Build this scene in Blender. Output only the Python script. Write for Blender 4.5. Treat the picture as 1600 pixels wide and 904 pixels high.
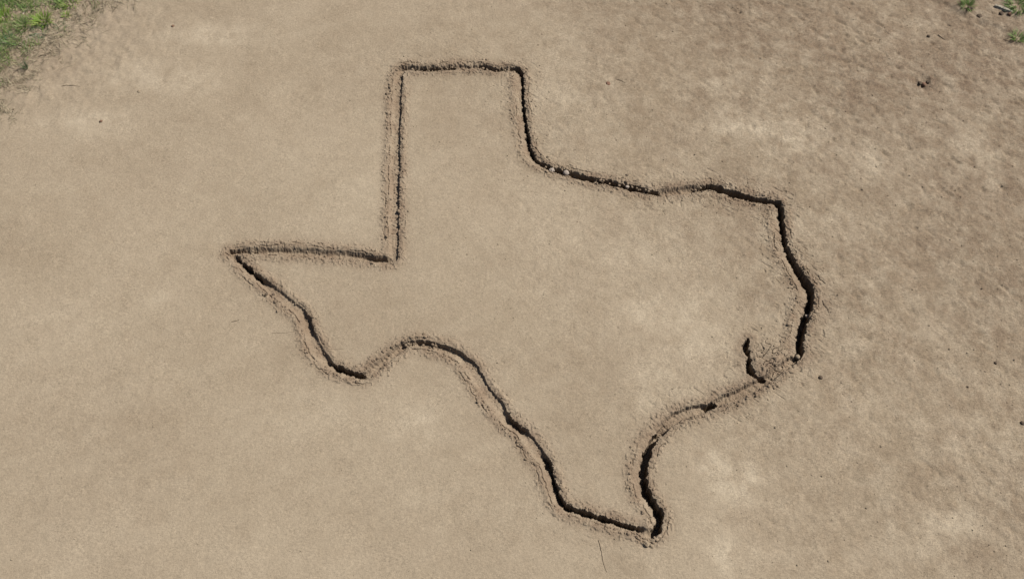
import bpy, math, random
import numpy as np
from mathutils import Vector

for o in list(bpy.data.objects):
    bpy.data.objects.remove(o, do_unlink=True)
scene = bpy.context.scene
COL = scene.collection

# ------------------------------------------------------------------ camera, sky, sun, exposure
TILT = math.radians(30.0)
DIST = 10.5
CAM = Vector((0.0, -DIST * math.sin(TILT), DIST * math.cos(TILT)))
cam_data = bpy.data.cameras.new("camera")
cam_data.sensor_width = 36.0
cam_data.lens = 36.0
cam_data.clip_end = 2000.0
cam = bpy.data.objects.new("camera", cam_data)
COL.objects.link(cam)
cam.location = CAM
cam.rotation_euler = (TILT, 0.0, 0.0)
scene.camera = cam

SUN_AZ = 25.0      # degrees from +x towards +y
SUN_EL = 50.0
world = bpy.data.worlds.new("World")
scene.world = world
world.use_nodes = True
wn = world.node_tree.nodes
wl = world.node_tree.links
bg = wn["Background"]
sky = wn.new("ShaderNodeTexSky")
sky.sky_type = 'NISHITA'
sky.sun_disc = False
sky.sun_elevation = math.radians(SUN_EL)
sky.sun_rotation = math.radians(90.0 - SUN_AZ)
wl.new(sky.outputs[0], bg.inputs[0])
bg.inputs[1].default_value = 0.05

sun_data = bpy.data.lights.new("sun", 'SUN')
sun_data.energy = 5.0
sun_data.angle = math.radians(0.53)
sun_data.color = (1.0, 0.955, 0.895)
sun = bpy.data.objects.new("sun", sun_data)
COL.objects.link(sun)
sdir = Vector((math.cos(math.radians(SUN_EL)) * math.cos(math.radians(SUN_AZ)),
               math.cos(math.radians(SUN_EL)) * math.sin(math.radians(SUN_AZ)),
               math.sin(math.radians(SUN_EL))))
sun.rotation_euler = sdir.to_track_quat('Z', 'Y').to_euler()
sun.location = sdir * 30

vs = scene.view_settings
vs.view_transform = 'Standard'
vs.look = 'None'
vs.exposure = 0.71
vs.gamma = 1.0
vs.use_curve_mapping = False

rng = np.random.default_rng(7)
random.seed(7)

# ------------------------------------------------------------------ survey: photograph position -> point on the ground plane
CT, ST = math.cos(TILT), math.sin(TILT)


def gp(px, py):
    u = (px - 800.0) / 1600.0
    v = (452.0 - py) / 1600.0
    t = CAM.z / (CT - v * ST)
    return (u * t, CAM.y + t * (ST + v * CT))


def smooth(a, b, x):
    t = np.clip((x - a) / (b - a), 0.0, 1.0)
    return t * t * (3.0 - 2.0 * t)


_lat = rng.random((256, 256)).astype(np.float32) * 2.0 - 1.0


def vn(X, Y, seed=0):
    """smooth value noise, about -1..1"""
    X = X + np.float32(seed * 17.31)
    Y = Y + np.float32(seed * 9.77)
    xi = np.floor(X)
    yi = np.floor(Y)
    fx = (X - xi).astype(np.float32)
    fy = (Y - yi).astype(np.float32)
    fx = fx * fx * (3 - 2 * fx)
    fy = fy * fy * (3 - 2 * fy)
    x0 = xi.astype(np.int32) & 255
    y0 = yi.astype(np.int32) & 255
    x1 = (x0 + 1) & 255
    y1 = (y0 + 1) & 255
    a = _lat[y0, x0]
    b = _lat[y0, x1]
    c = _lat[y1, x0]
    d = _lat[y1, x1]
    return (a + (b - a) * fx) * (1 - fy) + (c + (d - c) * fx) * fy


# ------------------------------------------------------------------ the dug outline: centre of the furrow, walked clockwise
# photograph x, y | depth cm | half floor cm | outer bank run cm | inner bank run cm | crumbled fill 0..1
OUTLINE = [
    (361, 393, 6, 1.2, 2.0, 3.0, .1), (380, 391, 6, 1.2, 3.0, 3.0, .3), (398, 391.5, 6, 1.2, 4.5, 3.0, .3),
    (423, 392, 5.2, 1.2, 5.5, 3.0, .1), (485, 395, 5.3, 1.2, 5.5, 3.0, .1), (522, 397, 5.4, 1.2, 5.2, 3.0, .1),
    (564, 400.5, 5.5, 1.3, 4.2, 3.0, 0), (590, 404.5, 6.5, 1.4, 2.5, 3.0, 0), (606, 406.5, 6, 1.6, 3, 2.5, 0),
    (616, 405, 3.5, 3.0, 4.0, 1.2, 0), (616.5, 390, 2.8, 3.2, 4.0, 1.0, 0.35), (617, 345, 3.2, 3.2, 4.0, 1.0, 0.35), (618.5, 280, 3.4, 3.2, 4.0, 1.0, 0.35),
    (619.5, 240, 3.4, 3.2, 4.0, 1.0, 0.35), (621, 170, 3.4, 3.2, 4.0, 1.0, 0.35), (624, 120, 3.8, 3.2, 4.0, 1.0, 0.35),
    (627, 108, 6, 1.6, 3.5, 1.5, .2), (640, 106, 5, 1.3, 3.5, 2.5, .6), (660, 107.5, 7.5, 1.5, 2.5, 2.5, .4), (680, 107, 7, 1.5, 2.5, 2.5, .6),
    (700, 105, 6, 1.4, 3.0, 2.5, .7), (715, 104.5, 6.5, 1.5, 3.0, 2.5, .5), (730, 106, 7, 1.5, 3.0, 2.5, .6), (752, 105, 5.5, 1.5, 4.0, 2.5, .4),
    (765, 106, 7, 1.6, 2.0, 2.5, .4), (775, 110, 7.5, 1.6, 2.0, 2.5, .3), (792, 107, 6.5, 1.5, 3.0, 2.5, .5),
    (808, 106.5, 8.5, 1.8, 1.5, 4.0, 0), (814, 114, 9, 1.8, 1.2, 6.0, 0), (816, 130, 8.5, 1.8, 1.2, 7.0, .1), (816.5, 151, 8, 1.8, 1.2, 7.0, .1),
    (819.5, 175.6, 9, 1.9, 1.2, 7.0, .1), (823, 204, 9, 1.9, 1.2, 7.0, 0), (827, 230, 8.5, 1.8, 1.2, 6.5, .1), (832, 242, 8, 1.8, 1.5, 6.0, .1),
    (839, 251, 9, 2.0, 1.5, 4.5, .2), (853, 258, 9.5, 2.2, 1.5, 4.0, .3), (874, 265, 9.5, 2.0, 1.5, 3.5, .35), (890, 269.5, 9, 2.0, 1.5, 3.5, .55),
    (910, 275.5, 9.5, 2.0, 1.5, 3.5, .1), (938, 280.5, 8, 1.8, 2.0, 3.5, .85), (963, 286, 8.5, 2.0, 2.0, 3.5, .8), (995, 293.5, 8.5, 2.0, 2.0, 3.5, .8),
    (1022, 299, 9, 1.8, 2.0, 3.5, .1), (1032, 300, 6, 1.5, 4.0, 3.5, .2), (1048, 299.5, 5.5, 1.5, 5.0, 3.5, .3), (1074, 297, 5.5, 1.5, 5.0, 3.5, .3), (1090, 294, 7, 1.6, 3.0, 3.5, .3),
    (1110, 290, 9, 2.0, 2.0, 4.0, .2), (1125, 294, 12, 2.6, 1.5, 4.5, 0), (1140, 299, 13, 3.0, 1.3, 4.5, 0), (1164, 306, 13.5, 3.0, 1.3, 4.5, 0),
    (1182, 311.5, 12.5, 2.6, 1.3, 4.5, 0), (1199, 313, 11.5, 2.4, 1.3, 5.0, 0), (1215, 316, 12, 2.6, 1.2, 6.0, 0), (1220, 324, 13, 2.8, 1.2, 7.5, 0),
    (1220.5, 340, 13.5, 2.8, 1.2, 7.5, .1), (1224, 363, 13, 2.8, 1.5, 7.5, .2), (1226, 381, 13.5, 2.8, 1.5, 8.0, .25), (1235, 400, 14, 3.0, 1.2, 8.0, .1),
    (1244, 417, 15, 3.4, 1.2, 8.0, 0), (1257.5, 439, 16, 4.0, 1.2, 8.5, 0), (1266, 453, 16.5, 4.2, 1.2, 9.0, 0), (1266, 467, 16, 3.6, 1.2, 9.0, .1),
    (1263, 482, 15.5, 3.6, 2.0, 8.5, .3), (1257, 500, 14, 3.0, 1.6, 8.5, .15), (1253, 519, 15, 3.2, 1.2, 8.0, 0), (1249, 537, 14, 3.2, 1.5, 7.0, 0),
    (1251, 550, 14.5, 3.6, 1.2, 4.0, 0), (1246, 559, 6, 2.0, 2.5, 4.0, 0), (1239, 564, 5.2, 2.6, 1.0, 3.0, 0), (1218, 578, 5.2, 2.8, 1.0, 3.0, 0), (1200, 592, 5.3, 3.0, 1.0, 3.0, 0),
    (1180, 604, 5.3, 3.2, 1.0, 3.0, 0), (1154, 617, 5.3, 3.2, 1.2, 3.0, 0), (1129, 626, 5.3, 3.0, 1.4, 2.5, 0), (1119, 631, 6, 2.0, 3, 3.0, 0), (1111, 635, 15, 3.4, 1.2, 1.2, 0), (1104, 637, 6, 2, 3, 2.5, 0), (1088, 640, 5.0, 3.0, 2.5, 2.0, .05),
    (1065, 647, 5.2, 3.4, 2.0, 2.0, .05), (1050, 657, 5.2, 3.4, 1.2, 3.5, 0), (1037, 669, 6.5, 3.6, 1.5, 6.0, 0), (1021, 687, 8, 3.4, 1.5, 6.5, 0),
    (1011, 709, 9.5, 3.4, 1.3, 7.0, 0), (1006, 728, 10.5, 3.4, 1.3, 7.0, 0), (1004, 747, 11, 3.4, 1.3, 7.0, .1), (1008, 767, 12, 3.4, 1.2, 7.0, 0), (1019, 785, 12, 3.4, 1.2, 6.0, 0),
    (1030, 800, 13, 3.6, 1.2, 6.0, 0), (1031, 815, 12, 3.4, 1.2, 5.0, 0), (1026, 828, 9, 2.4, 1.5, 4.0, 0), (1015, 835, 4.5, 1.6, 2.5, 3.0, 0), (1007, 832, 2.0, 1.5, 3.0, 3.0, 0),
    (999, 826.5, 6, 1.6, 3.0, 2.0, 0), (990, 824.5, 9, 1.8, 3.0, 1.5, 0), (974, 820, 9.5, 1.9, 3.5, 1.3, 0), (940, 809.5, 9.5, 2.0, 3.5, 1.3, .1), (913, 800.5, 9, 1.8, 4.0, 1.3, .1), (883, 791, 9, 1.8, 5.0, 1.2, 0),
    (876, 780, 9, 2.0, 6.0, 1.2, 0), (869.5, 765, 9, 2.0, 6.5, 1.2, 0), (861, 741, 9, 2.2, 6.5, 1.2, 0), (854.5, 719, 8, 2.2, 6.5, 1.2, 0), (844, 707, 2.7, 2.4, 6.5, 1.3, 0),
    (824, 679, 2.6, 2.4, 6.5, 1.3, 0), (818, 671.5, 6.5, 2.0, 6, 1.2, 0), (808, 665, 7.2, 2.0, 6.0, 1.2, 0), (796, 655, 6.8, 2.0, 6.0, 1.2, 0), (784, 637, 2.6, 2.4, 7.0, 1.0, 0), (763, 611, 2.6, 2.6, 7.0, 1.0, 0),
    (740, 573, 3.0, 2.4, 7.0, 1.1, .1), (724, 556, 5.0, 2.0, 6.0, 1.3, .3), (700, 544, 5.6, 1.8, 5.0, 1.8, .6), (676, 538, 5.8, 1.8, 5.0, 2.2, .6), (652, 535, 6.3, 1.8, 4.0, 2.0, .5),
    (634, 537.5, 6, 2.0, 3.5, 2.0, .3), (622, 544, 5, 2.2, 3.0, 3.0, .2), (609, 556, 5.0, 2.4, 1.0, 3.5, 0), (592, 571, 5.0, 2.4, 1.0, 3.5, 0), (578, 583, 4.5, 2.0, 2.0, 5.0, 0), (569, 586, 5.5, 1.8, 3.0, 2.0, .1),
    (560, 585, 8, 1.8, 4.0, 1.5, .1), (541, 579, 9, 2.0, 4.5, 1.4, 0), (524, 571, 8.5, 1.9, 5.0, 1.4, 0), (511, 562, 5.5, 1.9, 5.5, 2.5, .2), (501, 551, 2.8, 2.4, 6.0, 2.5, .2), (491, 533, 2.8, 2.4, 6.5, 2.5, .2),
    (486, 516, 6, 2.2, 6.0, 1.3, .1), (480, 498, 6, 2.2, 5.5, 1.3, .1), (467, 483, 2.8, 2.0, 5.0, 2.5, .2), (448, 468, 2.5, 1.8, 5.0, 2.0, .1), (429, 454, 3.0, 1.6, 5.0, 3.5, .1),
    (413, 440, 5.6, 1.6, 4.5, 2.0, 0), (400, 429, 8.5, 1.8, 4.5, 1.3, 0), (384, 415, 8.5, 1.7, 4.5, 1.3, 0), (369, 402, 6.5, 1.3, 3.5, 1.8, 0), (361, 393, 4, 1.2, 2.0, 2.0, .1)]

GOUGE = [(1169.5, 530.5, 7.5, 1.5, 1.2, 1.2, 0), (1166, 537, 8, 2.3, 1.0, 1.2, 0), (1164, 547, 8, 2.3, 1.0, 1.2, 0), (1168, 554, 7.5, 1.7, 1.0, 1.2, 0), (1170, 560, 7.5, 1.7, 1.0, 1.2, 0),
         (1169, 569, 8.5, 2.6, 1.0, 1.2, 0), (1171, 577, 9, 2.7, 1.0, 1.2, 0), (1177, 585, 9, 2.6, 1.0, 1.2, 0), (1185, 590, 8, 2.0, 1.0, 1.2, 0), (1194, 591, 7.5, 1.2, 1.0, 1.2, 0)]


def path_samples(table, step=0.012):
    P = []
    for (px, py, D, hw, ro, ri, rf) in table:
        x, y = gp(px, py)
        P.append((x, y, D * .01, hw * .01, ro * .01, ri * .01, rf))
    P = np.array(P)
    out = []
    for a, b in zip(P[:-1], P[1:]):
        L = math.hypot(*(b[:2] - a[:2]))
        n = max(1, int(round(L / step)))
        for k in range(n):
            out.append(a + (b - a) * (k / n))
    out.append(P[-1])
    out = np.array(out)
    # soften the joints of the hand-cut line a little
    sm = out.copy()
    for _ in range(2):
        sm[1:-1] = (sm[:-2] + 2 * sm[1:-1] + sm[2:]) / 4
    return sm


# ------------------------------------------------------------------ terrain raster (6 mm)
CELL = 0.006
TN = 12                     # fine cells per tile
NX, NY = 208 * TN, 130 * TN
X0, Y0 = -NX * CELL / 2, -4.05
gx = (X0 + np.arange(NX + 1) * CELL).astype(np.float32)
gy = (Y0 + np.arange(NY + 1) * CELL).astype(np.float32)
X, Y = np.meshgrid(gx, gy)

# slightly wandering, crumbling edges
WX = X + .007 * vn(X / .16, Y / .16, 1) + .0055 * vn(X / .033, Y / .033, 2) + .0035 * vn(X / .013, Y / .013, 3)
WY = Y + .007 * vn(X / .16, Y / .16, 4) + .0055 * vn(X / .033, Y / .033, 5) + .0035 * vn(X / .013, Y / .013, 6)


def carve(table, rad):
    """returns (cut depth, signed distance to rim, arc length, side) rasters"""
    S = path_samples(table)
    cut = np.zeros_like(X)
    rim = np.full_like(X, 9.0)
    arc = np.zeros_like(X)
    side = np.zeros_like(X)
    runr = np.full_like(X, .03)
    seg = np.hypot(np.diff(S[:, 0]), np.diff(S[:, 1]))
    acc = np.concatenate([[0], np.cumsum(seg)])
    for k in range(len(S) - 1):
        a, b = S[k], S[k + 1]
        L = seg[k]
        if L < 1e-6:
            continue
        i0 = max(0, int((min(a[0], b[0]) - rad - X0) / CELL)); i1 = min(NX + 1, int((max(a[0], b[0]) + rad - X0) / CELL) + 2)
        j0 = max(0, int((min(a[1], b[1]) - rad - Y0) / CELL)); j1 = min(NY + 1, int((max(a[1], b[1]) + rad - Y0) / CELL) + 2)
        wx = WX[j0:j1, i0:i1]; wy = WY[j0:j1, i0:i1]
        tx, ty = (b[0] - a[0]) / L, (b[1] - a[1]) / L
        rx, ry = wx - a[0], wy - a[1]
        t = np.clip((rx * tx + ry * ty) / L, 0, 1)
        dx, dy = rx - t * L * tx, ry - t * L * ty
        dist = np.sqrt(dx * dx + dy * dy)
        left = (tx * ry - ty * rx) > 0
        s = acc[k] + t * L
        D = a[2] + (b[2] - a[2]) * t
        hw = a[3] + (b[3] - a[3]) * t
        run = np.where(left, a[4] + (b[4] - a[4]) * t, a[5] + (b[5] - a[5]) * t)
        rf = a[6]
        if rf > 0:      # crumbled fill lying in the cut
            D = D * (1 - rf * 0.95 * smooth(-.15, .55, vn(s / .045, s * 0 + 3.3, 11) + .5 * vn(wx / .02, wy / .02, 12)))
        k6 = np.clip((D - .055) / .02, 0, 1)               # deep stretches: a steep slot below a shallow shelf
        tooth = .0115 * vn(s / .015, dist * 22, 13) + .008 * vn(s / .042, dist * 9, 14) + .005 * vn(wx / .010, wy / .010, 15)
        de = dist + tooth * (.35 + .65 * k6)
        wall = np.minimum(run, .008)
        hw = hw * (1 - .24 * k6)
        Ds = np.minimum(.028, .45 * D) * smooth(.018, .032, run)
        slot = np.maximum(D * (1 + .75 * k6) * (1 - smooth(hw, hw + wall, de)), Ds * (1 - smooth(hw, hw + np.maximum(run + .006, .02), de)))
        c = slot * k6 + (1 - k6) * D * (1 - smooth(hw, hw + run, de))
        sub = cut[j0:j1, i0:i1]
        np.maximum(sub, c, out=sub)
        r = dist - (hw + run)
        sr = rim[j0:j1, i0:i1]
        m = r < sr
        sr[m] = r[m]
        arc[j0:j1, i0:i1][m] = s[m]
        runr[j0:j1, i0:i1][m] = (run + 0 * s)[m]
        side[j0:j1, i0:i1][m] = np.where(left, 1, -1)[m]
    return cut, rim, arc, side, runr


cutA, rimA, arcA, sideA, runA = carve(OUTLINE, 0.34)
cutB, rimB, arcB, sideB, runB = carve(GOUGE, 0.25)
rim = np.minimum(rimA, rimB)
cut = np.maximum(cutA, cutB)

def blob0(px, py, rx, ry):
    x, y = gp(px, py)
    return np.exp(-(((X - x) / rx) ** 2 + ((Y - y) / ry) ** 2))


# general relief: smooth on the left, rougher and scraped on the right
big = vn(X / .9, Y / .9, 20) * .6 + vn(X / .38, Y / .38, 21) * .4
rough = np.clip(smooth(-1.8, 5.2, X + .35 * Y) * 1.05 + .30 * big, 0.08, 1.3)
d1 = (X * .80 - Y * .60); d2 = (X * .60 + Y * .80)     # scrape direction runs down to the right
H = .010 * vn(X / 1.3, Y / 1.3, 22) + .004 * vn(X / .4, Y / .4, 23)
H += .0011 * vn(X / .075, Y / .075, 24) + (.0006 + .0015 * rough) * vn(X / .03, Y / .03, 25)
H += rough * (.0026 * vn(d1 / .10, d2 / .05, 26) + .0032 * vn(d1 / .045, d2 / .028, 27))
H -= rough * .0060 * smooth(.82, .98, 1 - np.abs(vn(d1 / .075, d2 / .045, 29) + .3 * vn(X / .025, Y / .025, 47))) * smooth(-.1, .5, vn(X / .12, Y / .12, 44))
pock = vn(X / .05, Y / .05, 28)
H -= (.001 + .009 * rough) * smooth(.62, .92, pock)
pock = vn(d1 / .09, d2 / .035, 48)
H -= (.008 * rough + .010 * smooth(3.0, 7.0, X + .75 * Y)) * smooth(.6, .9, pock)

corner = np.clip(blob0(60, 60, 1.3, 1.0) * 1.3, 0, 1)
H += corner * (.010 * vn(X / .11, Y / .11, 41) + .008 * vn(X / .045, Y / .045, 42) + .005 * vn(X / .02, Y / .02, 43))

# heaped banks along the cut
bankmask = np.exp(-((rim - .032) / .030) ** 2) * (rim > -.02)
shag = vn(arcA / .017, rimA / .05, 30)
H += bankmask * (.006 + .006 * vn(X / .14, Y / .14, 31) + .005 * vn(X / .022, Y / .022, 32))
near = np.exp(-(np.maximum(rim, 0) / .035) ** 2)
H += near * (.0028 * shag + .0026 * vn(X / .014, Y / .014, 33))
H += smooth(.0, .03, cut) * (.0035 * vn(X / .02, Y / .02, 34))
outer_bank = smooth(.02, .05, rimA) * (1 - smooth(.07, .11, rimA))
# scalloped edge cracks along the rims and short cracks running back from them
wig = .006 * vn(arcA / .05, arcA * 0 + 7.7, 60) + .004 * vn(X / .02, Y / .02, 61)
on = smooth(-.25, .25, vn(arcA / .11, sideA * 3.0, 62) + .35 * vn(X / .03, Y / .03, 63))
line = np.clip(1 - np.abs(rimA - .008 - wig) / .0085, 0, 1)
flatlip = smooth(.014, .030, runA)
H -= .0115 * smooth(0, .7, line) * on * (.12 + .88 * flatlip)
line2 = np.clip(1 - np.abs(rimA - .045 - 1.8 * wig) / .008, 0, 1)
H -= .010 * smooth(0, .7, line2) * smooth(.0, .35, vn(arcA / .07, sideA * 5.0, 64)) * (sideA > 0)
perp = smooth(.74, .93, 1 - np.abs(vn(arcA / .034, rimA / .11 + sideA * 9.0, 65)))
pm_ = np.exp(-(np.maximum(np.abs(rimA - .012) - .012, 0) / .012) ** 2)
H -= .0075 * (.6 + .4 * flatlip) * perp * pm_ * smooth(-.2, .3, vn(X / .09, Y / .09, 66))
H += outer_bank * .007 * smooth(.15, .6, vn(X / .021, Y / .021, 35))

# loose spoil heap between the gouge and the coast cut, scuffed hollow on the right, other scuffs
def blob(px, py, rx, ry, p=2.0):
    x, y = gp(px, py)
    return np.exp(-((((X - x) / rx) ** 2 + ((Y - y) / ry) ** 2) ** (p / 2)))


heap = blob(1204, 560, .17, .20, 4)
H += heap * (.018 + .009 * vn(X / .06, Y / .06, 36) - .012 * smooth(.8, .97, 1 - np.abs(vn(d1 / .035, d2 / .06, 37))))
for (px, py, r, dep) in [(1445, 130, .13, .034), (1190, 472, .16, .006), (953, 128, .10, .006), (1012, 848, .05, .02), (1530, 26, .06, .02), (1564, 22, .05, .02), (34, 68, .05, .02),
                         (1400, 128, .05, .008), (1513, 160, .06, .012), (1480, 60, .05, .012), (1590, 120, .05, .012), (1556, 200, .07, .01)]:
    b = blob(px, py, r, r * .8)
    H += b * (-dep * (.6 + .8 * vn(X / .035, Y / .035, 38)) + .3 * dep * vn(X / .016, Y / .016, 39))
# a low shelf of soil at the upper right corner
xa, ya = gp(1560, 45)
H += .02 * smooth(0, .07, (Y - ya) * .8 + (X - xa) * .55 + .06 * vn(X / .2, Y / .2, 40))
H -= cut

edge = np.minimum(np.minimum(X - gx[0], gx[-1] - X), np.minimum(Y - gy[0], gy[-1] - Y))
H *= smooth(0.0, .5, edge)
H = H.astype(np.float32)

# ------------------------------------------------------------------ soil colour fields (its own colour, not shade)
dust = .34 + .13 * vn(X / 1.1, Y / 1.1, 50) + .08 * vn(X / .45, Y / .45, 51) + .16 * vn(X / .16, Y / .16, 52) * (.35 + rough) + .14 * vn(X / .07, Y / .07, 59) * (.35 + rough)
dust = dust - .30 * smooth(-.5, 5.5, X + .45 * Y)
for (px, py, rx, ry, a) in [(1120, 740, .22, .30, .40), (1175, 755, .22, .22, .35), (1130, 860, .16, .3, .35), (1480, 815, .30, .16, .35), (1385, 805, .07, .3, .35), (1420, 860, .28, .12, .3),
                            (648, 660, .22, .25, .28), (640, 770, .18, .15, .15), (245, 465, .10, .08, .45), (1165, 195, .5, .16, .4), (1240, 220, .35, .18, .35), (1360, 250, .35, .3, .25),
                            (330, 55, .55, .22, .35), (230, 120, .6, .25, .35), (140, 190, .6, .2, .3), (300, 130, .3, .2, .2), (500, 640, .5, .3, .15), (1130, 130, .4, .2, .25),
                            (990, 480, .4, .3, .2), (1080, 520, .4, .5, .22), (1010, 600, .4, .3, .18), (1000, 400, .3, .2, .15), (1530, 240, .3, .3, .25), (520, 330, .5, .5, .12), (1500, 690, .15, .3, .2)]:
    dust = dust + (1.8 if px > 700 else 1.4) * a * blob(px, py, rx, ry) * (.7 + .5 * vn(X / .12, Y / .12, 53) + .35 * vn(X / .05, Y / .05, 46))
dust = dust + .07 * vn((.92 * X + .38 * Y) / .8, (-.38 * X + .92 * Y) / .13, 67) * smooth(-.2, .5, vn(X / 1.4, Y / 1.4, 68))
dust = np.clip(dust, 0, 1).astype(np.float32)
damp = .10 * vn(d1 / .5, d2 / .16, 54) + .16 * vn(d1 / .2, d2 / .06, 55) * rough + .62 * smooth(.8, 7.0, X + .75 * Y) + .16 * rough * vn(X / .7, Y / .7, 56) - .05
for (px, py, rx, ry, a) in [(30, 40, 1.3, 1.0, .52), (1500, 110, 1.0, .6, .12), (1445, 130, .13, .11, .6), (1330, 250, .4, .2, .15), (1190, 470, .2, .18, .25), (1550, 850, .7, .5, .22), (110, 10, .9, .5, .25),
                            (1480, 720, .25, .3, .2), (1380, 380, .5, .2, .12)]:
    damp = damp + a * blob(px, py, rx, ry)
damp = np.clip(damp, 0, 1).astype(np.float32)
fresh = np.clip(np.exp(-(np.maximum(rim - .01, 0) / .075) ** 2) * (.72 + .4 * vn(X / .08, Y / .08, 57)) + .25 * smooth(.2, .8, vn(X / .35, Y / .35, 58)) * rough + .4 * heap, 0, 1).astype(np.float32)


def height(x, y):
    i = min(max((x - X0) / CELL, 0), NX - 1.001); j = min(max((y - Y0) / CELL, 0), NY - 1.001)
    a, b = int(i), int(j)
    fx, fy = i - a, j - b
    return float((H[b, a] * (1 - fx) + H[b, a + 1] * fx) * (1 - fy) + (H[b + 1, a] * (1 - fx) + H[b + 1, a + 1] * fx) * fy)


# ------------------------------------------------------------------ materials
def new_mat(name):
    m = bpy.data.materials.new(name)
    m.use_nodes = True
    nt = m.node_tree
    bsdf = nt.nodes["Principled BSDF"]
    bsdf.inputs["Specular IOR Level"].default_value = 0.15
    return m, nt, bsdf


def mix(nt, fac, a, b, mode='MIX'):
    n = nt.nodes.new("ShaderNodeMix")
    n.data_type = 'RGBA'
    n.blend_type = mode
    for sock, val in ((n.inputs[0], fac), (n.inputs[6], a), (n.inputs[7], b)):
        if isinstance(val, (int, float)):
            sock.default_value = val
        elif isinstance(val, tuple):
            sock.default_value = (*val, 1.0)
        else:
            nt.links.new(val, sock)
    return n.outputs[2]


def math_node(nt, op, a, b=None):
    n = nt.nodes.new("ShaderNodeMath")
    n.operation = op
    for sock, val in ((n.inputs[0], a), (n.inputs[1], b)):
        if val is None:
            continue
        if isinstance(val, (int, float)):
            sock.default_value = val
        else:
            nt.links.new(val, sock)
    return n.outputs[0]


def noise(nt, vec, scale, detail=3.0, rough_=.55, stretch=None, rot=0.0):
    if stretch:
        mp = nt.nodes.new("ShaderNodeMapping")
        mp.inputs["Scale"].default_value = stretch
        mp.inputs["Rotation"].default_value = (0, 0, rot)
        nt.links.new(vec, mp.inputs[0])
        vec = mp.outputs[0]
    n = nt.nodes.new("ShaderNodeTexNoise")
    n.inputs["Scale"].default_value = scale
    n.inputs["Detail"].default_value = detail
    n.inputs["Roughness"].default_value = rough_
    nt.links.new(vec, n.inputs["Vector"])
    return n.outputs["Fac"]


def ramp(nt, fac, lo, hi):
    n = nt.nodes.new("ShaderNodeMapRange")
    n.inputs[1].default_value = lo
    n.inputs[2].default_value = hi
    n.clamp = True
    nt.links.new(fac, n.inputs[0])
    return n.outputs[0]


DRY = (.174, .134, .090)
DUST = (.272, .224, .160)
DAMP = (.106, .073, .048)
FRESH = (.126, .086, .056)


def soil_material():
    m, nt, bsdf = new_mat("bare_soil")
    at = nt.nodes.new("ShaderNodeAttribute"); at.attribute_name = "soil"
    sep = nt.nodes.new("ShaderNodeSeparateColor"); nt.links.new(at.outputs["Color"], sep.inputs[0])
    geo = nt.nodes.new("ShaderNodeNewGeometry")
    P = geo.outputs["Position"]
    c = mix(nt, sep.outputs[1], DRY, DAMP)
    c = mix(nt, sep.outputs[0], c, DUST)
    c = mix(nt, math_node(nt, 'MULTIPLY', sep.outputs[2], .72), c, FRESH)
    # pale dust caught in irregular mottles
    mo = ramp(nt, noise(nt, P, 5.0, 9, .78), .46, .66)
    R = at.outputs["Alpha"]
    c = mix(nt, math_node(nt, 'MULTIPLY', mo, math_node(nt, 'ADD', math_node(nt, 'MULTIPLY', R, .38), .10)), c, DUST)
    # grains and small stains
    g1 = noise(nt, P, 34, 4, .6)
    g2 = noise(nt, P, 120, 3, .65)
    g3 = noise(nt, P, 11, 3, .55)
    g4 = noise(nt, P, 30, 3, .6, (1.0, 3.4, 1.0), math.radians(37))
    v = math_node(nt, 'ADD', math_node(nt, 'MULTIPLY', math_node(nt, 'SUBTRACT', g1, .5), .75),
                  math_node(nt, 'MULTIPLY', math_node(nt, 'SUBTRACT', g2, .5), 1.0))
    v = math_node(nt, 'ADD', v, math_node(nt, 'MULTIPLY', math_node(nt, 'SUBTRACT', g3, .5), .30))
    v = math_node(nt, 'ADD', v, math_node(nt, 'MULTIPLY', math_node(nt, 'SUBTRACT', g4, .5), .70))
    pm = ramp(nt, noise(nt, P, 4.5, 3, .6), .30, .70)
    v = math_node(nt, 'MULTIPLY', v, math_node(nt, 'ADD', math_node(nt, 'ADD', math_node(nt, 'MULTIPLY', pm, .6), .38), math_node(nt, 'MULTIPLY', R, .45)))
    v = math_node(nt, 'ADD', v, 1.0)
    comb = nt.nodes.new("ShaderNodeCombineColor")
    for k in range(3):
        nt.links.new(v, comb.inputs[k])
    c = mix(nt, 1.0, c, comb.outputs[0], 'MULTIPLY')
    # scattered dark organic specks and pale grains
    sp = noise(nt, P, 75, 2, .5, (1.0, 2.6, 1.0), math.radians(20))
    c = mix(nt, math_node(nt, 'MULTIPLY', ramp(nt, sp, .69, .76), .55), c, (.05, .036, .024))
    sg = noise(nt, P, 95, 2, .5, (1.0, 1.8, 1.0), math.radians(-50))
    c = mix(nt, math_node(nt, 'MULTIPLY', ramp(nt, sg, .70, .77), .5), c, (.29, .25, .19))
    nt.links.new(c, bsdf.inputs["Base Color"])
    bsdf.inputs["Roughness"].default_value = .95
    h = math_node(nt, 'ADD', math_node(nt, 'MULTIPLY', noise(nt, P, 45, 4, .65), .7), math_node(nt, 'MULTIPLY', noise(nt, P, 170, 3, .6), .30))
    bp = nt.nodes.new("ShaderNodeBump")
    nt.links.new(math_node(nt, 'ADD', math_node(nt, 'MULTIPLY', R, .45), .55), bp.inputs["Strength"])
    bp.inputs["Distance"].default_value = .013
    nt.links.new(h, bp.inputs["Height"])
    nt.links.new(bp.outputs[0], bsdf.inputs["Normal"])
    return m


SOIL = soil_material()


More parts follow.
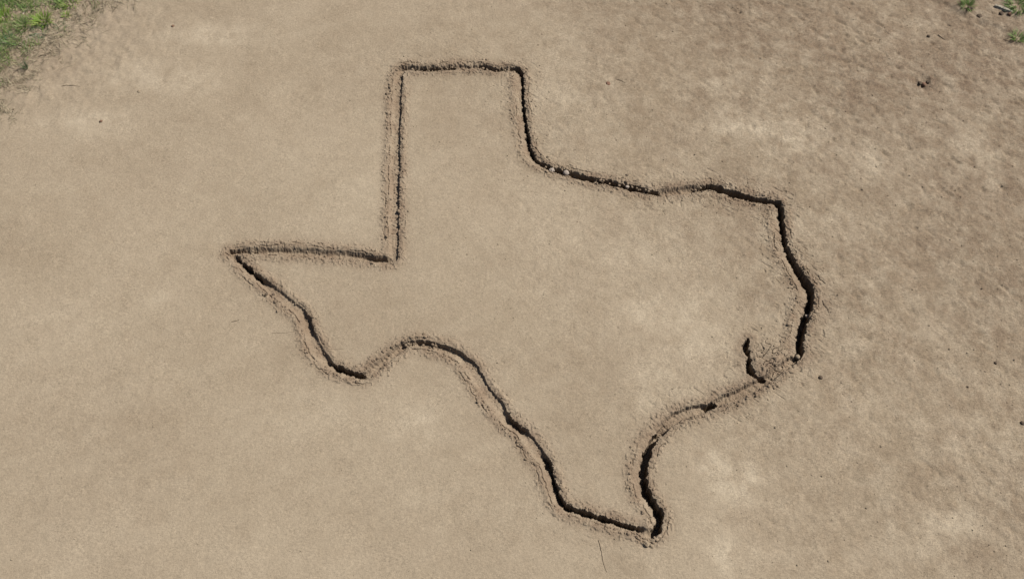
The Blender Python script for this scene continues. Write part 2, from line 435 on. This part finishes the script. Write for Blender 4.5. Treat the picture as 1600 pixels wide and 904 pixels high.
def plain_material(name, c1, c2, scale, bump=.004, rgh=.9):
    m, nt, bsdf = new_mat(name)
    tc = nt.nodes.new("ShaderNodeTexCoord")
    oi = nt.nodes.new("ShaderNodeObjectInfo")
    f = noise(nt, tc.outputs["Object"], scale, 4, .6)
    c = mix(nt, ramp(nt, f, .3, .7), c1, c2)
    nt.links.new(c, bsdf.inputs["Base Color"])
    bsdf.inputs["Roughness"].default_value = rgh
    bp = nt.nodes.new("ShaderNodeBump")
    bp.inputs["Strength"].default_value = .7
    bp.inputs["Distance"].default_value = bump
    nt.links.new(noise(nt, tc.outputs["Object"], scale * 2.5, 3, .6), bp.inputs["Height"])
    nt.links.new(bp.outputs[0], bsdf.inputs["Normal"])
    return m


CLOD = plain_material("dry_clod", (0.150, 0.113, 0.075), (0.220, 0.175, 0.120), 60)
DARKCLOD = plain_material("dark_clod", (.045, .032, .022), (.095, .070, .048), 60)
REDCLOD = plain_material("reddish_clod", (0.095, 0.050, 0.033), (0.150, 0.095, 0.062), 60)
STONE = plain_material("pale_stone", (.185, .150, .120), (.265, .225, .185), 40, .002, .85)
WOOD = plain_material("weathered_wood", (0.210, 0.180, 0.135), (0.310, 0.280, 0.220), 30)
TWIG = plain_material("dry_twig", (.085, .062, .042), (.135, .102, .070), 80, .001)
LEAFRED = plain_material("dead_leaf", (.100, .052, .034), (.140, .080, .052), 40, .001)


def blade_material(name, ca, cb, cc):
    m, nt, bsdf = new_mat(name)
    at = nt.nodes.new("ShaderNodeAttribute"); at.attribute_name = "tint"
    sep = nt.nodes.new("ShaderNodeSeparateColor"); nt.links.new(at.outputs["Color"], sep.inputs[0])
    c = mix(nt, sep.outputs[0], ca, cb)
    c = mix(nt, sep.outputs[1], c, cc)
    nt.links.new(c, bsdf.inputs["Base Color"])
    bsdf.inputs["Roughness"].default_value = .6
    bsdf.inputs["Specular IOR Level"].default_value = .3
    tr = nt.nodes.new("ShaderNodeBsdfTranslucent")
    nt.links.new(c, tr.inputs[0])
    mx = nt.nodes.new("ShaderNodeMixShader"); mx.inputs[0].default_value = .3
    nt.links.new(bsdf.outputs[0], mx.inputs[1]); nt.links.new(tr.outputs[0], mx.inputs[2])
    nt.links.new(mx.outputs[0], nt.nodes["Material Output"].inputs[0])
    return m


GRASS = blade_material("green_grass", (0.075, 0.140, 0.034), (0.125, 0.207, 0.037), (0.253, 0.240, 0.112))
LIME = blade_material("lime_grass", (0.131, 0.233, 0.028), (0.194, 0.286, 0.038), (0.257, 0.276, 0.078))
BLUEGREEN = blade_material("blue_green_grass", (0.045, 0.108, 0.045), (0.084, 0.158, 0.065), (0.162, 0.180, 0.091))
STRAW = blade_material("dry_straw", (0.248, 0.205, 0.130), (0.322, 0.279, 0.186), (0.136, 0.105, 0.062))


def tag(o, label=None, cat=None, group=None, kind=None):
    if label: o["label"] = label
    if cat: o["category"] = cat
    if group: o["group"] = group
    if kind: o["kind"] = kind
    return o


def mesh_obj(name, co, loops, nside, mat, attrs=None, parent=None, smooth_=True):
    """co (n,3); loops: flat index array of faces that all have nside corners"""
    me = bpy.data.meshes.new(name)
    co = np.ascontiguousarray(co, np.float32); loops = np.ascontiguousarray(loops, np.int32).ravel()
    nf = len(loops) // nside
    me.vertices.add(len(co)); me.vertices.foreach_set("co", co.ravel())
    me.loops.add(len(loops)); me.loops.foreach_set("vertex_index", loops)
    me.polygons.add(nf); me.polygons.foreach_set("loop_start", np.arange(nf, dtype=np.int32) * nside)
    me.polygons.foreach_set("use_smooth", np.full(nf, smooth_) if isinstance(smooth_, bool) else smooth_)
    me.update(calc_edges=True)
    for k, arr in (attrs or {}).items():
        a = me.attributes.new(k, 'FLOAT_COLOR', 'POINT')
        a.data.foreach_set("color", np.ascontiguousarray(arr, np.float32).ravel())
    me.materials.append(mat)
    o = bpy.data.objects.new(name, me)
    COL.objects.link(o)
    if parent: o.parent = parent
    return o


# ------------------------------------------------------------------ the ground sheet and the cuts in it
tiles_x, tiles_y = NX // TN, NY // TN
rc = np.minimum(rim, 9.0)
tile_min = np.minimum.reduce([rc[:NY, :NX], rc[1:, 1:]]).reshape(tiles_y, TN, tiles_x, TN).min(axis=(1, 3))
fine = tile_min < .17
ST3 = 3
# stitch: where a fine tile meets a coarse one, lay the fine edge on the coarse edge
for ty in range(tiles_y):
    for tx in range(tiles_x):
        if tx + 1 < tiles_x and fine[ty, tx] != fine[ty, tx + 1]:
            c = (tx + 1) * TN
            for r in range(ty * TN, ty * TN + TN, ST3):
                a, b = H[r, c], H[r + ST3, c]
                H[r + 1, c] = a + (b - a) / 3; H[r + 2, c] = a + (b - a) * 2 / 3
        if ty + 1 < tiles_y and fine[ty, tx] != fine[ty + 1, tx]:
            r = (ty + 1) * TN
            for c in range(tx * TN, tx * TN + TN, ST3):
                a, b = H[r, c], H[r, c + ST3]
                H[r, c + 1] = a + (b - a) / 3; H[r, c + 2] = a + (b - a) * 2 / 3

W1 = NX + 1
fine_cells = np.repeat(np.repeat(fine, TN, 0), TN, 1)
cc = np.maximum.reduce([cut[:-1, :-1], cut[1:, 1:], cut[:-1, 1:], cut[1:, :-1]])
isB = (cutB[:-1, :-1] > cutA[:-1, :-1])
zoneA = fine_cells & (cc > .004) & ~isB
zoneB = fine_cells & (cc > .004) & isB
base_f = fine_cells & ~zoneA & ~zoneB


def quads(mask, step=1):
    j, i = np.nonzero(mask)
    j = j * step; i = i * step
    a = j * W1 + i
    return np.stack([a, a + step, a + step * W1 + step, a + step * W1], 1)


soil_attr = np.stack([dust, damp, fresh, rough], -1).reshape(-1, 4)
coords = np.stack([X, Y, H], -1).reshape(-1, 3)


def terrain_obj(name, q, extra=None, nflat=None):
    used = np.unique(q)
    remap = np.zeros(coords.shape[0], np.int32)
    remap[used] = np.arange(len(used))
    co = coords[used]; at = soil_attr[used]; qq = remap[q]
    if extra is not None:
        eco, eat, eq = extra
        qq = np.concatenate([qq, eq + len(co)]); co = np.concatenate([co, eco]); at = np.concatenate([at, eat])
    sm = np.ones(len(qq), bool); sm[:len(q) if nflat is None else nflat] = False     # crumbling cut edges stay crisp
    return mesh_obj(name, co, qq, 4, SOIL, {"soil": at}, smooth_=sm)


coarse_mask = np.repeat(np.repeat(~fine, TN // ST3, 0), TN // ST3, 1)
qg = np.concatenate([quads(base_f), quads(coarse_mask, ST3)])
# the land beyond: widening rings of flat ground out to the horizon
x0, x1, y0, y1 = float(gx[0]), float(gx[-1]), float(gy[0]), float(gy[-1])
rings = [0, .4, 1.2, 3, 8, 20, 60, 180, 600]
NS = 24
eco = []
for r in rings:
    ax, bx_, ay, by = x0 - r, x1 + r, y0 - r, y1 + r
    loop = [(ax + (bx_ - ax) * k / NS, ay) for k in range(NS)] + [(bx_, ay + (by - ay) * k / NS) for k in range(NS)] + \
           [(bx_ - (bx_ - ax) * k / NS, by) for k in range(NS)] + [(ax, by - (by - ay) * k / NS) for k in range(NS)]
    eco += [(p[0], p[1], 0.0) for p in loop]
M = NS * 4
eq = []
for r in range(len(rings) - 1):
    for k in range(M):
        a, b = r * M + k, r * M + (k + 1) % M
        eq.append((a, a + M, b + M, b))
eat = np.tile(np.array([[.25, .25, .15, .7]], np.float32), (len(eco), 1))
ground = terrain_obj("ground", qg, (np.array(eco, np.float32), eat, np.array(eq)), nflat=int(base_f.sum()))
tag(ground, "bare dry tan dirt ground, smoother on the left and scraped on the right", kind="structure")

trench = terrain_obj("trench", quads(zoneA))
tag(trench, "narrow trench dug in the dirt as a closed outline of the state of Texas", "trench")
gouge = terrain_obj("gouge", quads(zoneB))
tag(gouge, "short crescent-shaped gouge in the dirt just inside the lower right coast of the outline", "gouge")

# ------------------------------------------------------------------ clods, stones
def ico(sub):
    t = (1 + 5 ** .5) / 2
    v = [(-1, t, 0), (1, t, 0), (-1, -t, 0), (1, -t, 0), (0, -1, t), (0, 1, t), (0, -1, -t), (0, 1, -t), (t, 0, -1), (t, 0, 1), (-t, 0, -1), (-t, 0, 1)]
    f = [(0, 11, 5), (0, 5, 1), (0, 1, 7), (0, 7, 10), (0, 10, 11), (1, 5, 9), (5, 11, 4), (11, 10, 2), (10, 7, 6), (7, 1, 8), (3, 9, 4), (3, 4, 2), (3, 2, 6), (3, 6, 8), (3, 8, 9), (4, 9, 5), (2, 4, 11), (6, 2, 10), (8, 6, 7), (9, 8, 1)]
    v = [np.array(p, float) / np.linalg.norm(p) for p in v]
    for _ in range(sub):
        cache = {}; nf = []

        def mid(a, b):
            k = (min(a, b), max(a, b))
            if k not in cache:
                p = v[a] + v[b]; v.append(p / np.linalg.norm(p)); cache[k] = len(v) - 1
            return cache[k]
        for a, b, c in f:
            x, y, z = mid(a, b), mid(b, c), mid(c, a)
            nf += [(a, x, z), (b, y, x), (c, z, y), (x, y, z)]
        f = nf
    return np.array(v), np.array(f)


ICO0, ICO1, ICO2 = ico(0), ico(1), ico(2)


def lump(base, r, jag=.22):
    v, f = base
    s = np.array([1.0, rng.uniform(.7, 1.0), rng.uniform(.55, .85)])
    q = rng.normal(size=(4, 3)); ph = rng.uniform(0, 6.28, 4)
    n = sum(np.sin(v @ (q[k] * (1.5 + k)) + ph[k]) for k in range(4)) / 4
    n = n + rng.normal(size=len(v)) * .25
    vv = v * (1 + jag * n)[:, None] * s * r
    a = rng.uniform(0, 6.28); ca, sa = math.cos(a), math.sin(a)
    R = np.array([[ca, -sa, 0], [sa, ca, 0], [0, 0, 1]])
    return vv @ R.T, f


def scatter_lumps(name, spots, base, mat):
    cs, fs, n = [], [], 0
    for sp in spots:
        x, y, r = sp[:3]
        v, f = lump(base, r)
        v = v + np.array([x, y, height(x, y) + r * .25 if len(sp) < 4 else sp[3]])
        cs.append(v); fs.append(f + n); n += len(v)
    return np.concatenate(cs), np.concatenate(fs)


def soil_of(co):
    i = np.clip(((co[:, 0] - X0) / CELL).astype(int), 0, NX); j = np.clip(((co[:, 1] - Y0) / CELL).astype(int), 0, NY)
    a = np.stack([dust[j, i], damp[j, i], fresh[j, i], rough[j, i]], -1)
    return a


# crumbs thrown up along both lips of the trench
lipS = path_samples(OUTLINE, .02)
spots = []
for k in range(len(lipS) - 1):
    a, b = lipS[k], lipS[k + 1]
    L = math.hypot(b[0] - a[0], b[1] - a[1])
    if L < 1e-6: continue
    tx, ty = (b[0] - a[0]) / L, (b[1] - a[1]) / L
    for side_, run in ((1, a[4]), (-1, a[5])):
        heapy = max(.15, .75 + 1.5 * float(vn(np.array([k * .02 / .35]), np.array([3.1 * side_]), 72)[0]))
        for _ in range(rng.poisson(L * 60 * heapy)):
            d = a[3] + run + (rng.normal(.012, .010) if rng.random() < .6 else abs(rng.normal(.02, .035)))
            s = rng.uniform(0, L)
            x = a[0] + tx * s - ty * d * side_; y = a[1] + ty * s + tx * d * side_
            spots.append((x, y, min(.019, .0032 + rng.exponential(.0030) * (.7 + .5 * heapy))))
    # crumbs fallen into the cut
    for _ in range(rng.poisson(L * (8 + 40 * a[6]))):
        d = rng.uniform(-1, 1) * (a[3] + .02)
        x = a[0] - ty * d; y = a[1] + tx * d
        spots.append((x, y, min(.015, .004 + rng.exponential(.003))))
# clods bridging the cut where it has crumbled
for k in range(len(lipS) - 1):
    a, b = lipS[k], lipS[k + 1]
    x_, y_ = a[0], a[1]
    if a[6] > .25 and a[2] > .055 and rng.random() < a[6] * .30:
        r = rng.uniform(.010, .019)
        spots.append((x_ + rng.normal(0, .010), y_ + rng.normal(0, .010), r, -rng.uniform(.004, .022)))
hx, hy = gp(1206, 560)
for _ in range(70):
    spots.append((hx + rng.normal(0, .11), hy + rng.normal(0, .13), min(.013, .004 + rng.exponential(.003))))
co, fa = scatter_lumps("crumbled_earth", spots, ICO1, SOIL)
at = soil_of(co); at[:, 0] *= .6; at[:, 2] = np.clip(at[:, 2] + .15, 0, 1)
o = mesh_obj("crumbled_earth", co, fa, 3, SOIL, {"soil": at}, smooth_=False)
tag(o, "crumbs of loose tan earth thrown up along both lips of the trench", "loose earth", kind="stuff")

# fine grit lying over the whole patch, denser on the scraped right side
spots = []
while len(spots) < 5200:
    x = rng.uniform(-6.6, 6.6); y = rng.uniform(-3.2, 4.6)
    dens = .22 + .78 * float(np.clip((x + .35 * y + 1.8) / 7, 0, 1))
    if rng.random() < dens:
        spots.append((x, y, min(.011, .0022 + rng.exponential(.0016) * (.6 + dens))))
co, fa = scatter_lumps("grit", spots, ICO0, SOIL)
at = soil_of(co); at[:, 1] = np.clip(at[:, 1] + .02, 0, 1)
o = mesh_obj("grit", co, fa, 3, SOIL, {"soil": at}, smooth_=False)
tag(o, "fine grit scattered over the bare ground", "grit", kind="stuff")


def single(name, px, py, r, mat, label, cat, sink=.3, base=ICO2, jag=.2, group=None, flat=1.0, smooth_=True, z=None):
    x, y = gp(px, py)
    v, f = lump(base, r, jag)
    v[:, 2] *= flat
    o = mesh_obj(name, v, f, 3, mat, smooth_=smooth_)
    o.location = (x, y, height(x, y) + r * flat * (sink * .35 if name == 'dirt_clod' else sink) if z is None else z)
    return tag(o, label, cat, group)


single("stone", 884.5, 268.5, .033, STONE, "round pale pinkish stone wedged in the trench east of the panhandle corner", "stone", .75, jag=.10, z=-0.018)
single("stone", 862.5, 264, .032, STONE, "angular cream stone left of the round stone in the trench", "stone", .6, jag=.22, smooth_=False, z=-0.02)
single("stone", 939, 280, .018, STONE, "small pale pebble in the trench right of the round stone", "stone", .8, jag=.15, z=-0.02)
single("stone", 980.5, 290, .022, STONE, "pale pebble lodged in crumbs halfway along the northern river edge", "stone", .7, jag=.2, z=-0.02)
single("stone", 1263.5, 488, .020, STONE, "pale lump lying in the dark eastern trench at its bulge", "stone", .8, jag=.35, smooth_=False, z=-.075)
single("dirt_clod", 1247, 556.5, .026, CLOD, "rounded tan clod at the sharp coastal corner of the trench", "clod", .8, jag=.2, z=-.016)
single("dirt_clod", 1282, 590, .021, DARKCLOD, "dark brown clod alone on the ground right of the coast corner", "clod", .5)
single("dirt_clod", 1556, 566, .017, DARKCLOD, "tiny dark clod near the right edge at mid height", "clod", .5)
single("dirt_clod", 1512, 604, .012, DARKCLOD, "tiny dark speck of dirt below and left of the mid-right clod", "clod", .5)
single("dirt_clod", 1598, 660, .022, DARKCLOD, "dark clod cut by the right edge of the picture", "clod", .5)
single("dirt_clod", 1010, 850, .026, CLOD, "tan clod over a dark hollow just below the southern tip", "clod", .7, jag=.3, smooth_=False)
single("dirt_clod", 1019, 853, .022, CLOD, "tan clod right of the clod below the southern tip", "clod", .5, jag=.3, smooth_=False)
single("dirt_clod", 158, 190, .019, REDCLOD, "small brown clod alone on the pale band at upper left", "clod", .4)
single("dirt_clod", 217, 143, .018, CLOD, "small flat clod on the pale dust band at upper left", "clod", .4, flat=.6)
single("dirt_clod", 270, 41, .018, REDCLOD, "small brown clod near the top edge right of the grass", "clod", .4)
single("dirt_clod", 1437, 130, .024, DARKCLOD, "dark clod at the left of the scuffed hollow, upper right", "clod", .5, jag=.3)
single("dirt_clod", 1444, 131, .030, REDCLOD, "reddish brown clod in the middle of the scuffed hollow, upper right", "clod", .5, jag=.3)
single("dirt_clod", 1451, 127, .026, DARKCLOD, "dark crumbly clod at the right rim of the scuffed hollow, upper right", "clod", .4, jag=.35, smooth_=False)
single("dirt_clod", 1454, 135, .018, DARKCLOD, "smallest dark clod, lower right in the scuffed hollow", "clod", .4, jag=.35)
single("dirt_clod", 1530, 25, .036, DARKCLOD, "dark flattish clod below the left grass tuft at top right", "clod", .3, jag=.3, flat=.6)
single("dirt_clod", 1564, 23, .038, DARKCLOD, "dark brown clod just under the pale wood slab", "clod", .4, jag=.3)
single("dirt_clod", 1576, 25, .026, REDCLOD, "brown clod right of the dark clod under the wood slab", "clod", .4, jag=.3)
single("dirt_clod", 1515, 16, .038, DARKCLOD, "dark root clod at the foot of the left tuft, top right", "clod", .4, jag=.35, smooth_=False)
single("dirt_clod", 1451, 57, .022, DARKCLOD, "small dark clod above the scuffed hollow at upper right", "clod", .4)
single("dirt_clod", 416, 460, .020, DARKCLOD, "left one of two small dark crumbs beside the western trench", "clod", .4, jag=.3)
single("dirt_clod", 426, 459, .018, DARKCLOD, "right one of two small dark crumbs beside the western trench", "clod", .4, jag=.3)
single("dirt_clod", 604, 147, .018, DARKCLOD, "dark crumb on the outer bank near the panhandle's upper left corner", "clod", .4, jag=.3)
single("dirt_clod", 34, 69, .040, DARKCLOD, "dark crumbly lump standing in for a dark hole at the lower edge of the grass patch", "clod", .3, jag=.3, smooth_=False)  # added dark lump, stands in for the dark hole in the soil here
single("dead_leaf", 44, 73, .035, LEAFRED, "small reddish dead leaf lying below the grass patch", "leaf", .5, jag=.2, flat=.18)
single("dead_leaf", 950, 131, .028, LEAFRED, "tiny reddish scrap of dead leaf on the dirt right of the panhandle", "leaf", .5, jag=.3, flat=.3)


# ------------------------------------------------------------------ twigs and stems
def twig(pts, r, mat, label, name="twig", cat="twig", bend=.3):
    P = [gp(*p) for p in pts]
    Q = []
    for a, b in zip(P[:-1], P[1:]):
        n = max(2, int(math.hypot(b[0] - a[0], b[1] - a[1]) / .02))
        for k in range(n):
            Q.append((a[0] + (b[0] - a[0]) * k / n, a[1] + (b[1] - a[1]) * k / n))
    Q.append(P[-1])
    Q = np.array(Q)
    Q[1:-1] += rng.normal(0, r * .35, (len(Q) - 2, 2))
    org = np.array([Q[:, 0].mean(), Q[:, 1].mean(), 0])
    co, fa = [], []
    K = 6
    for k, (x, y) in enumerate(Q):
        a = Q[max(0, k - 1)]; b = Q[min(len(Q) - 1, k + 1)]
        t = (b - a) / (np.linalg.norm(b - a) + 1e-9)
        rr = r * (1 - .55 * k / len(Q))
        z = height(x, y) + rr * .9 + r * bend * math.sin(3.1 * k / len(Q))
        for q in range(K):
            an = q / K * 6.283
            co.append((x - t[1] * rr * math.cos(an), y + t[0] * rr * math.cos(an), z + rr * math.sin(an)))
    for k in range(len(Q) - 1):
        for q in range(K):
            fa.append((k * K + q, k * K + (q + 1) % K, (k + 1) * K + (q + 1) % K, (k + 1) * K + q))
    fa.append((0, 1, 2, 3)); fa.append((0, 3, 4, 5))
    e = (len(Q) - 1) * K
    fa.append((e + 3, e + 2, e + 1, e)); fa.append((e + 5, e + 4, e + 3, e))
    co = np.array(co); org[2] = co[:, 2].min()
    o = mesh_obj(name, co - org, np.array(fa), 4, mat)
    o.location = org
    return tag(o, label, cat)


twig([(935, 843), (940, 862), (943, 880), (948, 893)], .0030, TWIG, "thin dark stem lying on the dirt below the southern edge of the outline")
twig([(362, 502), (368, 501), (374, 498.5)], .0036, TWIG, "short dark twig on the smooth dirt left of the western trench")
twig([(424, 520), (444, 519.5), (466, 516.5)], .0016, TWIG, "hair-thin straw lying against the outer bank of the western trench")
twig([(512, 545.5), (538, 545)], .0016, TWIG, "hair-thin straw inside the outline above the western river bend")
twig([(1285, 470), (1287.5, 476), (1293, 481), (1295.5, 488)], .0045, TWIG, "bent dark root lying right of the eastern bulge of the trench")
twig([(1279, 430), (1281, 437), (1284, 438), (1290, 443)], .0050, TWIG, "forked-looking dark root at the outer bank of the eastern bulge")
twig([(96, 134.5), (104, 133), (115, 133.5), (125, 134.5)], .0038, TWIG, "thin dark twig lying on the dirt below the grass patch")
twig([(60, 88), (66, 86.5), (72, 87)], .0050, TWIG, "short twig in the dry grass right of the upright blue-green tuft")
twig([(962, 124), (970, 127), (977, 131)], .0030, TWIG, "fine curved twig beside the reddish leaf scrap, top centre")
twig([(1466, 54), (1472, 59), (1478, 62)], .0055, TWIG, "dark twig pressed in the scraped dirt at upper right")
twig([(36, 64), (52, 56), (60, 53), (72, 54)], .0050, WOOD, "pale dry stalk lying along the lower edge of the grass patch", "dry_stalk", "stalk")
twig([(36, 24), (46, 13), (54, 4)], .0060, WOOD, "pale dry stalk lying diagonally above the lime tuft", "dry_stalk", "stalk")

# weathered slab of wood: tapered plank with split ends
def wood_slab(px0, py0, px1, py1, w, label):
    a = np.array(gp(px0, py0)); b = np.array(gp(px1, py1))
    L = np.linalg.norm(b - a); t = (b - a) / L; n = np.array([-t[1], t[0]])
    N = 14
    c = (a + b) / 2
    co, fa = [], []
    for k in range(N + 1):
        u = k / N
        ww = w * (.55 + .45 * math.sin(math.pi * (.15 + .75 * u))) * (1 + .12 * rng.normal())
        off = .010 * math.sin(3 * u + 1) + .004 * rng.normal()
        for (sx, sz) in ((-1, 0), (-.55, 1), (.5, 1.15), (1, 0)):
            p = t * (u - .5) * L + n * (sx * ww / 2 + off)
            co.append((p[0], p[1], sz * .022 + (.003 * rng.normal() if sz else 0)))
    for k in range(N):
        for q in range(4):
            fa.append((k * 4 + q, k * 4 + (q + 1) % 4, k * 4 + 4 + (q + 1) % 4, k * 4 + 4 + q))
    fa.append((3, 2, 1, 0)); e = N * 4; fa.append((e, e + 1, e + 2, e + 3))
    o = mesh_obj("wood_slab", np.array(co), np.array(fa), 4, WOOD, smooth_=False)
    o.location = (c[0], c[1], height(*c) + .002)
    return tag(o, label, "wood")


wood_slab(1553, 12, 1581, 22, .050, "pale weathered slab of wood lying by the grass at top right")


# ------------------------------------------------------------------ grass
def blades(n, spread, lmin, lmax, w, lean, droop=.6, seg=3, dry=.15, pos=None, ground_z=None):
    co, fa, tn = [], [], []
    for k in range(n):
        if pos is None:
            a = rng.uniform(0, 6.283); r = spread * math.sqrt(rng.random())
            bx0, by0 = r * math.cos(a), r * math.sin(a)
            out = a + rng.normal(0, .5)
            bz = 0.0
        else:
            bx0, by0, bz = pos[k]
            out = rng.uniform(0, 6.283)
        L = rng.uniform(lmin, lmax); th = abs(rng.normal(lean, .25))
        th = min(th, 1.45)
        ww = w * rng.uniform(.7, 1.3)
        tw = out + 1.5708 + rng.normal(0, .35)
        cx, cy = math.cos(tw) * ww / 2, math.sin(tw) * ww / 2
        x, y, z = bx0, by0, bz - .004
        n0 = len(co)
        g = rng.random(); dr = 1.0 if rng.random() < dry else rng.random() * .25
        for s in range(seg + 1):
            f = (1.0, .95, .65, .08)[s] if seg == 3 else 1 - s / seg
            co += [(x - cx * f, y - cy * f, z), (x + cx * f, y + cy * f, z)]
            tn += [(g, dr, 0, 1)] * 2
            st = L / seg
            ang = min(th + droop * s / seg, 1.62)
            x += math.cos(out) * math.sin(ang) * st; y += math.sin(out) * math.sin(ang) * st
            z = max(z + math.cos(ang) * st, bz + .004)
        for s in range(seg):
            q = n0 + s * 2
            fa.append((q, q + 1, q + 3, q + 2))
    return np.array(co), np.array(fa), np.array(tn)


def tuft(px, py, n, spread, lmin, lmax, w, lean, mat, label, droop=.7, dry=.1, name="grass_tuft", group=None):
    x, y = gp(px, py)
    co, fa, tn = blades(n, spread, lmin, lmax, w, lean, droop, dry=dry)
    o = mesh_obj(name, co, fa, 4, mat, {"tint": tn})
    o.location = (x, y, height(x, y))
    return tag(o, label, "grass", group)


G1 = "grass tufts in the upper left corner"
G2 = "grass tufts in the upper right corner"
tuft(68, 34, 154, 0.075, 0.056, 0.153, 0.0084, 0.63, LIME, "largest bright lime green tuft with a dark shadow, in the upper left corner", dry=.08, group=G1)
tuft(6, 28, 121, 0.069, 0.056, 0.136, 0.0084, 0.63, LIME, "bright green tuft at the left edge of the picture", dry=.05, group=G1)
tuft(39, 43, 99, 0.088, 0.042, 0.111, 0.0060, 0.75, GRASS, "olive green tuft left of the largest lime tuft", dry=.3, group=G1)
tuft(41, 107, 57, 0.031, 0.056, 0.128, 0.0042, 0.29, BLUEGREEN, "small upright blue-green tuft alone below the grass patch", droop=.4, dry=.0, group=G1)
tuft(103, 24, 35, 0.027, 0.042, 0.085, 0.0084, 0.57, LIME, "tiny yellowish sprout right of the largest lime tuft", dry=.2, group=G1)
tuft(108, 4, 121, 0.088, 0.056, 0.128, 0.0072, 0.69, LIME, "bright green tuft cut by the top edge at upper left", dry=.05, group=G1)
tuft(62, 50, 99, 0.088, 0.042, 0.111, 0.0048, 0.92, BLUEGREEN, "blue-green spreading tuft just below the largest lime tuft", dry=.1, group=G1)
tuft(96, 42, 66, 0.062, 0.035, 0.093, 0.0042, 0.92, BLUEGREEN, "sparse blue-green tuft at the right end of the grass patch", dry=.2, group=G1)
tuft(15, 66, 121, 0.088, 0.049, 0.119, 0.0054, 0.69, BLUEGREEN, "dark blue-green tuft low in the grass near the left edge", dry=.1, group=G1)
tuft(1510, 10, 132, 0.069, 0.049, 0.128, 0.0060, 0.69, GRASS, "green tuft at the top edge, left one of the upper right corner", dry=.05, group=G2)
tuft(1590, 11, 242, 0.138, 0.056, 0.145, 0.0072, 0.75, GRASS, "largest leafy green tuft in the upper right corner", dry=.03, group=G2)
tuft(1590, 60, 121, 0.069, 0.042, 0.111, 0.0060, 0.69, GRASS, "green tuft at the right edge below the corner tuft", dry=.08, group=G2)

# thin sward (uncountable): density falls off from the upper left corner
def sward_density(px, py):
    # photograph-side description of where the sward grows, as ground patches
    e = 1.0 - (px * .95 + py * 1.0) / 108.0
    return e


pos_g, pos_s = [], []
tries = 0
while (len(pos_g) < 12000 or len(pos_s) < 3600) and tries < 400000:
    tries += 1
    px = rng.uniform(-90, 230); py = rng.uniform(-70, 190)
    e = sward_density(px, py)
    x, y = gp(px, py)
    cl = float(vn(np.array([x / .16]), np.array([y / .16]), 70)[0])
    if len(pos_g) < 12000 and rng.random() < np.clip(e * 1.5 + 1.0 * cl - .05, 0, 1) * .8:
        pos_g.append((x, y, height(x, y)))
    if len(pos_s) < 3600 and rng.random() < np.clip(.9 - 1.3 * abs(e + .12) + .6 * cl, 0, .8):
        pos_s.append((x, y, height(x, y)))
co, fa, tn = blades(len(pos_g), 0, .04, .11, .007, .75, .7, dry=.22, pos=pos_g)
o = mesh_obj("grass_sward", co, fa, 4, GRASS, {"tint": tn})
tag(o, "thin green sward mixed with bare soil in the upper left corner", "grass", kind="stuff")
co, fa, tn = blades(len(pos_s), 0, .05, .16, .0048, 1.22, .25, dry=.25, pos=pos_s)
o = mesh_obj("dry_grass", co, fa, 4, STRAW, {"tint": tn})
tag(o, "dry straw litter lying around the edge of the upper left grass", "dry grass", kind="stuff")

# the same sward goes on at the upper right, beyond the frame
pos_r = []
for _ in range(900):
    px = rng.uniform(1490, 1760); py = rng.uniform(-130, 60)
    e = ((px - 1560) * .5 - py) / 90.0
    x, y = gp(px, py)
    cl = float(vn(np.array([x / .16]), np.array([y / .16]), 71)[0])
    if rng.random() < np.clip(e * .8 + .5 * cl - .2, 0, 1):
        pos_r.append((x, y, height(x, y)))
co, fa, tn = blades(len(pos_r), 0, .04, .11, .007, .75, .7, dry=.25, pos=pos_r)
o = mesh_obj("grass_sward", co, fa, 4, GRASS, {"tint": tn})
tag(o, "thin green sward along the top edge in the upper right corner", "grass", kind="stuff")
